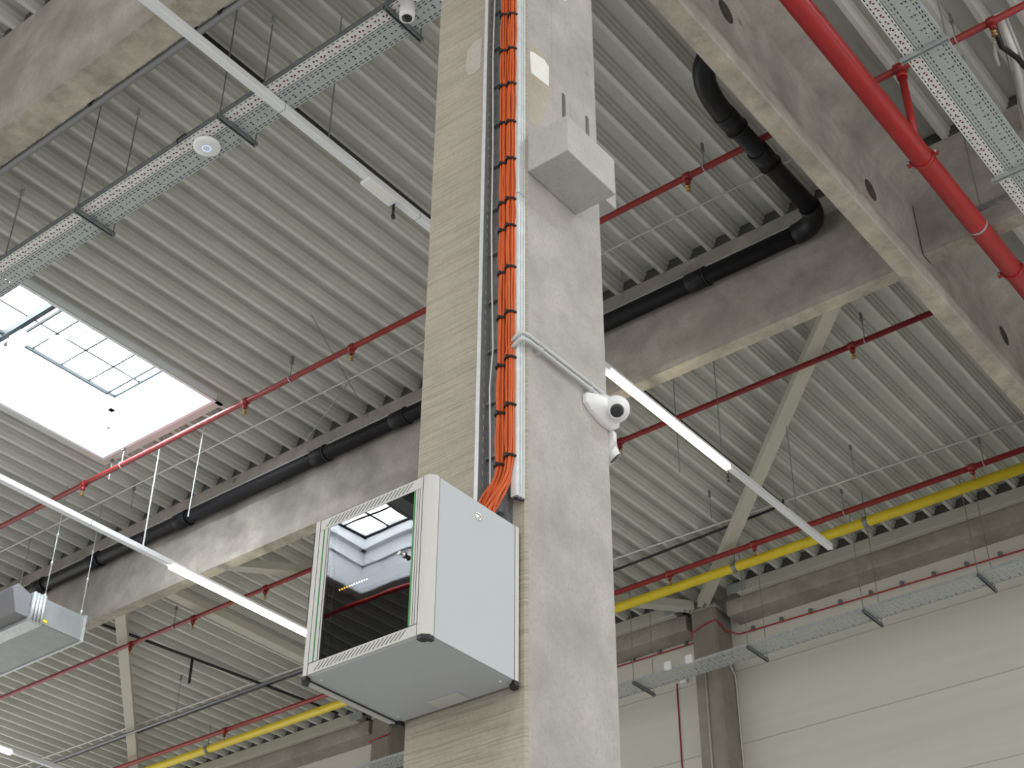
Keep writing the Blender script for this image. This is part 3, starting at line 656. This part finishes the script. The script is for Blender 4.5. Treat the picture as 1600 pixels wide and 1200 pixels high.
M['perfW'] = perforated('perforated wall tray base', (.50, .53, .53), 1, 0, [(-.14, .006, .07, .5), (-.09, .006, .07, .5), (-.03, .006, .07, .5), (.03, .006, .07, .5), (.09, .006, .07, .5), (.15, .007, .07, .6)], [(-.115, .012, .11, 0), (.0, .012, .09, 0), (.12, .012, .11, .03)])
tray_x('cable_tray', 4.795, 4.898, 4.2, 23, ZT, 'y', 'narrow perforated tray with red cables, outer one of the upper left pair', 'perfA', 'galv_dark')
tray_x('cable_tray', 4.903, 5.082, 4.2, 23, ZT, 'y', 'wider perforated tray of the upper left pair, holding the white access point', 'perfB', 'galv')
tray_x('cable_tray', 4.4, 15.6, 2.275, 2.375, ZT, 'x', 'narrow perforated tray with red cables beside the thick red main', 'perfAx', 'galv')
tray_x('cable_tray', 4.4, 15.6, 2.072, 2.270, ZT, 'x', 'wide perforated tray nearest the upper right corner', 'perfBx', 'galv')
tray_x('cable_tray', 15.0, 15.34, 3.5, 23, 8.14, 'y', 'wide perforated cable tray along the back wall in front of the wall column', 'perfW', 'galv', h=.035)
def lay(along, fixed, cnt, r, m, name, label, group, wob=.003):
    for k in range(cnt[0]):
        f = fixed + cnt[1] * k
        pts = [((f + wob * math.sin(i * 1.3 + k * 2), 4.3 + i * .62) if along == 'y' else (4.5 + i * .62, f + wob * math.sin(i * 1.7 + k * 2))) for i in range(31 if along == 'y' else 18)]
        c = MB().tube([(x, y, ZT + .004 + r) for x, y in pts], r, 6).build(name, m); tag(c, label, 'cable', group if cnt[0] > 1 else None)
lay('y', 4.834, (2, .020), .0095, 'red', 'red_cable', 'red cable in the narrow upper left tray, seen through its holes', 'red cables in the upper left tray', .001)
lay('x', 2.315, (2, .020), .0095, 'red', 'red_cable', 'red cable in the narrow upper right tray, seen through its holes', 'red cables in the upper right tray', .001)
lay('y', 4.925, (4, .040), .0175, 'blackcable', 'black_cable', 'black cable in the wide upper left tray, seen dark through its slots', 'black cables in the wide upper left tray', .001)
lay('x', 2.098, (4, .044), .0175, 'blackcable', 'black_cable', 'black cable in the wide upper right tray, seen dark through its slots', 'black cables in the wide upper right tray', .001)
lay('y', 4.808, (2, .076), .010, 'blackcable', 'black_cable', 'black cable along the edge of the narrow upper left tray', 'black cables in the narrow upper left tray', 0)
lay('x', 2.288, (2, .074), .010, 'blackcable', 'black_cable', 'black cable along the edge of the narrow upper right tray', 'black cables in the narrow upper right tray', 0)
def trapeze(x0, x1, y0, y1, z, label, group=None):
    t = empty('tray_hanger', ((x0 + x1) / 2, (y0 + y1) / 2, z - .04), label, 'tray hanger', group)
    if x1 - x0 > y1 - y0: MB().box(x0, x1, y0 - .016, y0 + .016, z - .012, z - .001).box(x0, x1, y0 - .016, y0 - .010, z - .04, z - .01).box(x0, x1, y0 + .010, y0 + .016, z - .04, z - .01).build('support_bar', 'galv_dark', t); e = [(x0 + .015, y0), (x1 - .015, y0)]
    else: MB().box(x0 - .018, x0 + .018, y0, y1, z - .012, z - .001).box(x0 - .018, x0 - .012, y0, y1, z - .036, z - .01).box(x0 + .012, x0 + .018, y0, y1, z - .036, z - .01).build('support_bar', 'galv', t); e = [(x0, y0 + .015), (x0, y1 - .015)]
    for (x, y) in e:
        r = MB().tube([(x, y, z - .06), (x, y, H - .04)], .0055, 6).build('threaded_rod', 'rod', t)
        MB().box(x - .012, x + .012, y - .012, y + .012, H - .06, H + .03).box(x - .03, x + .01, y - .008, y + .008, H - .07, H - .055).build('deck_clip', 'galv', r)
    return t
for y, lab in ((4.96, 'tray hanger on the upper left tray pair nearest the column'), (6.63, 'tray hanger on the upper left pair beside the white access point'), (8.30, 'tray hanger on the upper left pair, third from the column'), (9.95, 'tray hanger on the upper left pair at the left edge')): trapeze(4.765, 5.16, y, y, ZT, lab)
for x, lab in ((5.86, 'tray hanger on the upper right pair above the frame edge'), (7.42, 'tray hanger on the upper right pair near the top of the photo'), (8.98, 'tray hanger on the upper right pair lower down at the right edge'), (10.6, 'tray hanger on the upper right pair furthest down')): trapeze(x, x, 2.04, 2.41, ZT, lab)
for y, lab in ((5.22, 'wall tray hanger nearest the right edge'), (6.66, 'wall tray hanger halfway along the right part'), (8.24, 'wall tray hanger just right of the wall column'), (9.95, 'wall tray hanger beside the main column, left of the wall column')): trapeze(14.98, 15.48, y, y, 8.14, lab)
for y, lab in ((9.35, 'left small white junction box on the wall tray at the wall column'), (9.03, 'right small white junction box on the wall tray at the wall column')):
    o = MB().box(14.955, 14.997, y, y + .10, 8.14, 8.25).build('junction_box', 'white', bevel=.006); tag(o, lab if y < 9.2 else 'left small white junction box on the wall tray at the wall column', 'box')

ap = empty('access_point', (4.93, 6.93, ZT - .04), 'round white access point with a faint blue ring under the tray', 'access point')
MB().lathe([(0, .085), (.012, .105), (.030, .105), (.040, .09), (.046, .05), (.047, 0)], (4.93, 6.93, ZT - .004), (0, 0, -1), 36).build('housing', 'white', ap)
MB().tube([(4.93 + .032 * math.cos(a), 6.93 + .032 * math.sin(a), ZT - .0505) for a in [2 * math.pi * k / 24 for k in range(25)]], .0022, 6, caps=False).build('status_ring', 'bluering', ap)
MB().tube([(4.84, 7.02, ZT + .01), (4.78, 7.03, ZT + .05), (4.77, 7.10, ZT + .02), (4.81, 7.12, ZT)], .006, 6).build('cable_loop', 'blackcable', ap)
sp = empty('sounder', (4.875, 4.84, ZT - .12), 'small pale cylindrical sounder under the tray at the top edge beside the column', 'sounder')
MB().lathe([(0, .055), (.10, .055), (.125, .052), (.13, .04)], (4.875, 4.84, ZT - .002), (0, 0, -1), 28).build('housing', 'white', sp)
MB().lathe([(0, .036), (.004, .036), (.004, 0)], (4.875, 4.84, ZT - .130), (0, 0, -1), 24).build('opening', 'cap', sp)

# ------------------------------------------------------------------ linear lights
ZL = 8.03
def trunk(y, x0, x1, lits, label, ml, sensor=None, ys=.032, part='lit_diffuser'):
    t = empty('linear_light', ((x0 + x1) / 2, y, ZL), label, 'lamp')
    segs = []; x = x0
    for a, b in lits: segs.append((x, a)); x = b
    segs.append((x, x1))
    MB().prism([(y - ys, ZL + .065), (y - ys, ZL + .006), (y - ys + .006, ZL), (y + ys - .006, ZL), (y + ys, ZL + .006), (y + ys, ZL + .065)], 'x', x0, x1).build('housing', 'whitepaint', t)
    for a, b in lits:
        MB().prism([(y - ys * 1.0 - .003, ZL + .03), (y - ys * 1.0 - .003, ZL - .012), (y - .02, ZL - .028), (y + .02, ZL - .028), (y + ys + .003, ZL - .012), (y + ys + .003, ZL + .03)], 'x', a, b).build(part, ml, t)
    for xx in [x0 + 1.5 * k for k in range(1, int((x1 - x0) / 1.5))]:
        MB().box(xx - .002, xx + .002, y - ys - .001, y + ys + .001, ZL - .001, ZL + .06).build('joint', 'galv_dark', t)
    return t
t = trunk(6.185, -4, 13.30, [(9.136, 11.184)], 'linear light passing behind the column, lit on its right part', 'lamp')
o = MB().box(5.90, 6.23, 6.135, 6.245, ZL - .03, ZL + .0).build('sensor_box', 'white', t, bevel=.006)
MB().box(5.93, 6.20, 6.165, 6.215, ZL - .034, ZL - .029).build('sensor_cover', 'plaster', o)
t = trunk(12.16, -4, 13.30, [(9.125, 11.62)], 'linear light crossing the lower left in front of the beam, partly lit', 'lampw')
t = trunk(18.14, 2, 13.4, [(9.12, 11.38)], 'distant linear light at the bottom left corner', 'lampw')
for x, y, lab, m in ((5.48, 6.185, 'thin rod holding the upper linear light left of the column', 'rod'), (8.72, 12.16, 'bright rod holding the lower left linear light', 'bright_rod'),
                     (12.6, 6.185, 'thin rod holding the unlit end of the right linear light', 'rod'), (11.1, 6.185, 'thin rod holding the right linear light at the end of its lit part', 'rod'), (11.25, 12.16, 'thin rod holding the lower left light beside the cabinet', 'rod')):
    t = thin((x, y, H + .158), (x, y, ZL + .06), lab, m, .0055 if m == 'rod' else .0085)
for x, y, lab in ((6.25, 6.21, 'small dark hook under the upper linear light left of the column'), (11.2, 6.2, 'small dark hook under the end of the lit right lamp')):
    o = MB().tube([(x, y, ZL + .02), (x, y, ZL - .12)], .012, 8).tube([(x, y, ZL - .12), (x + .01, y, ZL - .15)], .016, 8).build('hook', 'cap'); tag(o, lab, 'hook')

# black deck cables and thin white deck wires
def wire(path, r, m, label, name, cat='cable'):
    o = MB().tube(path, r, 8).build(name, m); tag(o, label, cat); return o
wire([(4.36, 7.16, 9.45), (9.74, 7.17, 9.45)], .017, 'blackcable', 'black cable on the deck above the upper linear light, left of the column', 'deck_cable')
wire([(10.05, 7.17, 9.45), (14.27, 7.19, 9.45), (14.32, 7.35, 9.45), (14.4, 9.7, 9.45), (14.13, 14, 9.45), (14.12, 22, 9.45)], .017, 'blackcable', 'black cable on the deck right of the column, ending in a hook beside the lamp', 'deck_cable')
wire([(10.6, 16.4, 9.42), (11.745, 16.25, 9.42), (14.825, 15.9, 9.42), (15.5, 15.85, 9.42)], .022, 'blackcable', 'black cable on the deck at lower left beside the upright brace', 'deck_cable')
wire([(9.15, 3.7, 9.47), (9.15, 22, 9.47)], .008, 'whitecable', 'thin pale wire across the ribs beside the long beam', 'deck_wire')
wire([(14.43, 3.7, 9.48), (14.2, 9.5, 9.48), (14.0, 16, 9.48), (13.9, 22, 9.48)], .011, 'whitecable', 'thin pale wire across the ribs near the back wall', 'deck_wire')
wire([(13.72, 12.5, 9.22), (13.72, 22, 9.22)], .024, 'galv_dark', 'grey pipe under the deck at the bottom left', 'grey_pipe', 'pipe')
o = MB().box(14.2, 14.34, 7.15, 7.19, 9.38, 9.42).tube([(14.27, 7.17, 9.42), (14.27, 7.17, 9.5)], .012, 6).build('cable_hook', 'blackcable'); tag(o, 'black hook at the end of the deck cable beside the linear light', 'hook')
wire([(12.75, 16.13, 9.40), (12.75, 16.13, 9.02)], .020, 'blackcable', 'short black stub hanging from the lower left deck cable', 'cable_drop')
# loose deck hooks (short rods with clips)
for x, y, ln, lab in ((13.6, 7.8, .35, 'small free hanging hook below the deck right of the column'), (13.7, 5.95, .4, 'small free hanging hook near the yellow pipe and brace'), (11.2, 6.75, 1.3, 'long thin rod behind the lit right lamp'), (13.35, 13.6, .5, 'small free hanging hook left of the cabinet'), (13.2, 16.9, .55, 'small free hanging hook right of the upright brace'),
                      (9.2, 13.2, .3, 'small free hanging hook left of the lower linear light'), (8.62, 12.9, .3, 'small free hanging hook under the skylight corner')):
    t = empty('deck_hook', (x, y, H - ln), lab, 'hook'); MB().tube([(x, y, H - .02), (x, y, H - ln)], .0055, 6).build('threaded_rod', 'rod', t)
    MB().box(x - .012, x + .012, y - .01, y + .01, H - .05, H + .04).box(x - .035, x + .01, y - .008, y + .008, H - .058, H - .046).build('deck_clip', 'galv_dark', t)

# ------------------------------------------------------------------ air unit at lower left
def unit():
    t = empty('air_unit', (8.95, 14.5, 7.66), 'galvanised box-shaped air unit hanging on rods at the lower left', 'air unit')
    x0, x1, y0, y1, z0, z1 = 8.66, 9.27, 13.80, 15.35, 7.66, 7.975
    MB().box(x0, x1, y0, y1, z0, z1).build('casing', 'unit', t, bevel=.01)
    MB().box(x1 - .02, x1 + .012, y0 - .012, y1 + .012, z0 - .012, z1 + .012).build('end_flange', 'galv', t)
    r = MB()
    for k in range(4): r.tube([(x0 - .11 + .045 * k, y0 - .008, z0 - .02), (x0 - .11 + .045 * k, y0 - .008, z1 + .02)], .020, 10)
    r.box(x0 - .13, x0 + .05, y0, y1, z0 - .02, z1 + .02).build('bellows', 'galv', t)
    MB().prism([(x0 - .14, z0 + .02), (x0 - .14, z1 - .02), (x0 - .34, z1 + .05), (x0 - .40, z1 - .02), (x0 - .30, z0 + .02)], 'y', y0 + .02, y1).build('outlet_hood', 'unitdark', t)
    MB().box(x0 + .05, x0 + .11, y0 - .004, y0, z0 + .03, z0 + .06).build('yellow_label', 'yellow', t)
    MB().box(x0 + .1, x0 + .14, y0 + .95, y0 + 1.2, z0 - .004, z0).build('slot_plate', 'slot', t)
    for (x, y) in ((x0 + .03, y0 + .02), (x1 - .06, y0 + .02), (x0 + .03, y1 - .1), (x1 - .06, y1 - .1)):
        r = MB().tube([(x, y, z1), (x, y, 9.5)], .0065, 8).build('hanging_rod', 'bright_rod', t)
        for zz in (8.02, 8.45, 8.82): MB().tube([(x, y, zz - .03), (x, y, zz), (x, y, zz + .03)], [.008, .018, .008], 8).build('rod_nut', 'bright_rod', r)
unit()

# ------------------------------------------------------------------ small things on the back wall
def clipped(path, label, step=.42):
    t = empty('detector_cable', path[0], label, 'cable'); MB().tube(path, .010, 8).build('red_cable', 'red', t)
    for a, b in zip(path, path[1:]):
        a, b = Vector(a), Vector(b); L = (b - a).length; n = max(1, int(L / step))
        if L > 1:
            for k in range(n):
                p = a.lerp(b, (k + .5) / n); MB().box(p.x - .02, p.x + .03, p.y - .02, p.y + .02, p.z, p.z + .06).build('cable_clip', 'galv_dark', t)
clipped([(16.17, 3.8, 8.88), (16.17, 9.0, 8.98), (16.0, 9.11, 9.0), (15.9, 9.112, 9.06), (15.79, 9.13, 9.09), (15.78, 9.3, 9.06), (15.78, 9.52, 8.99), (16.17, 9.62, 9.06), (16.17, 14.9, 9.12)], 'thin red cable with clips above the wall tray, stepping around the wall column')
clipped([(15.77, 14.95, 8.95), (15.77, 15.4, 8.93)], 'red cable around the wall column below the cabinet')
o = MB().tube([(16.19, 10.04, 8.56), (16.19, 10.04, 3)], .010, 8).build('red_conduit', 'red'); tag(o, 'thin red vertical conduit on the back wall left of the wall column', 'conduit')
o = MB().box(16.14, 16.2, 9.86, 9.96, 8.52, 8.58).build('small_lamp', 'white', bevel=.01); tag(o, 'tiny white fitting on the back wall under the wall tray', 'fitting')
o = MB().tube([(15.785, 9.34, 8.42), (15.785, 9.34, 2.0)], .013, 10).build('conduit', 'lgrey'); tag(o, 'grey conduit down the front face of the wall column', 'conduit')
o = MB().tube([(15.95, 9.115, 8.62), (16.16, 9.115, 8.42), (16.18, 9.115, 8.3), (16.18, 9.115, 2)], .013, 10).build('conduit', 'lgrey'); tag(o, 'bent grey conduit down the side of the wall column', 'conduit')

# cables hanging at the upper right corner
wire([(8.55, 1.99, 9.2), (8.75, 2.02, 9.15), (8.95, 1.98, 9.18), (9.5, 1.93, 9.2)], .024, 'blackcable', 'black cable drooping below the red pipe at the upper right corner', 'hanging_cable')
wire([(8.6, 1.95, 9.35), (8.9, 1.98, 9.2), (9.2, 2.06, 9.18), (9.5, 2.16, 9.2), (9.9, 2.28, 9.22), (10.3, 2.40, 9.25)], .034, 'whitecable', 'thick white cable bundle hanging at the right edge beside the tray', 'hanging_cable')
wire([(8.6, 1.90, 9.35), (8.95, 1.94, 9.2), (9.25, 2.0, 9.18), (9.6, 2.1, 9.2), (10.0, 2.22, 9.22)], .012, 'lgrey', 'thin grey cable beside the white cable bundle at the right edge', 'hanging_cable')
wire([(8.72, 2.05, 9.2), (8.82, 2.10, 9.18), (8.95, 2.13, 9.18)], .016, 'whitecable', 'short white cable end left of the drooping black cable', 'hanging_cable')
# pipe beyond the frame on the left, mirrored in the glass door
t = run((-5.9, 3, 9.22), (-5.9, 22, 9.22), .032, 'sprinkler_pipe', 'red', 'red sprinkler pipe beyond the frame, reflected in the cabinet glass', 'pipe', at=(-5.9, 12, 9.2))

for o in ROOTS:
    o.location.z += Z0
for o in bpy.data.objects:
    if '_w' in o: del o['_w']
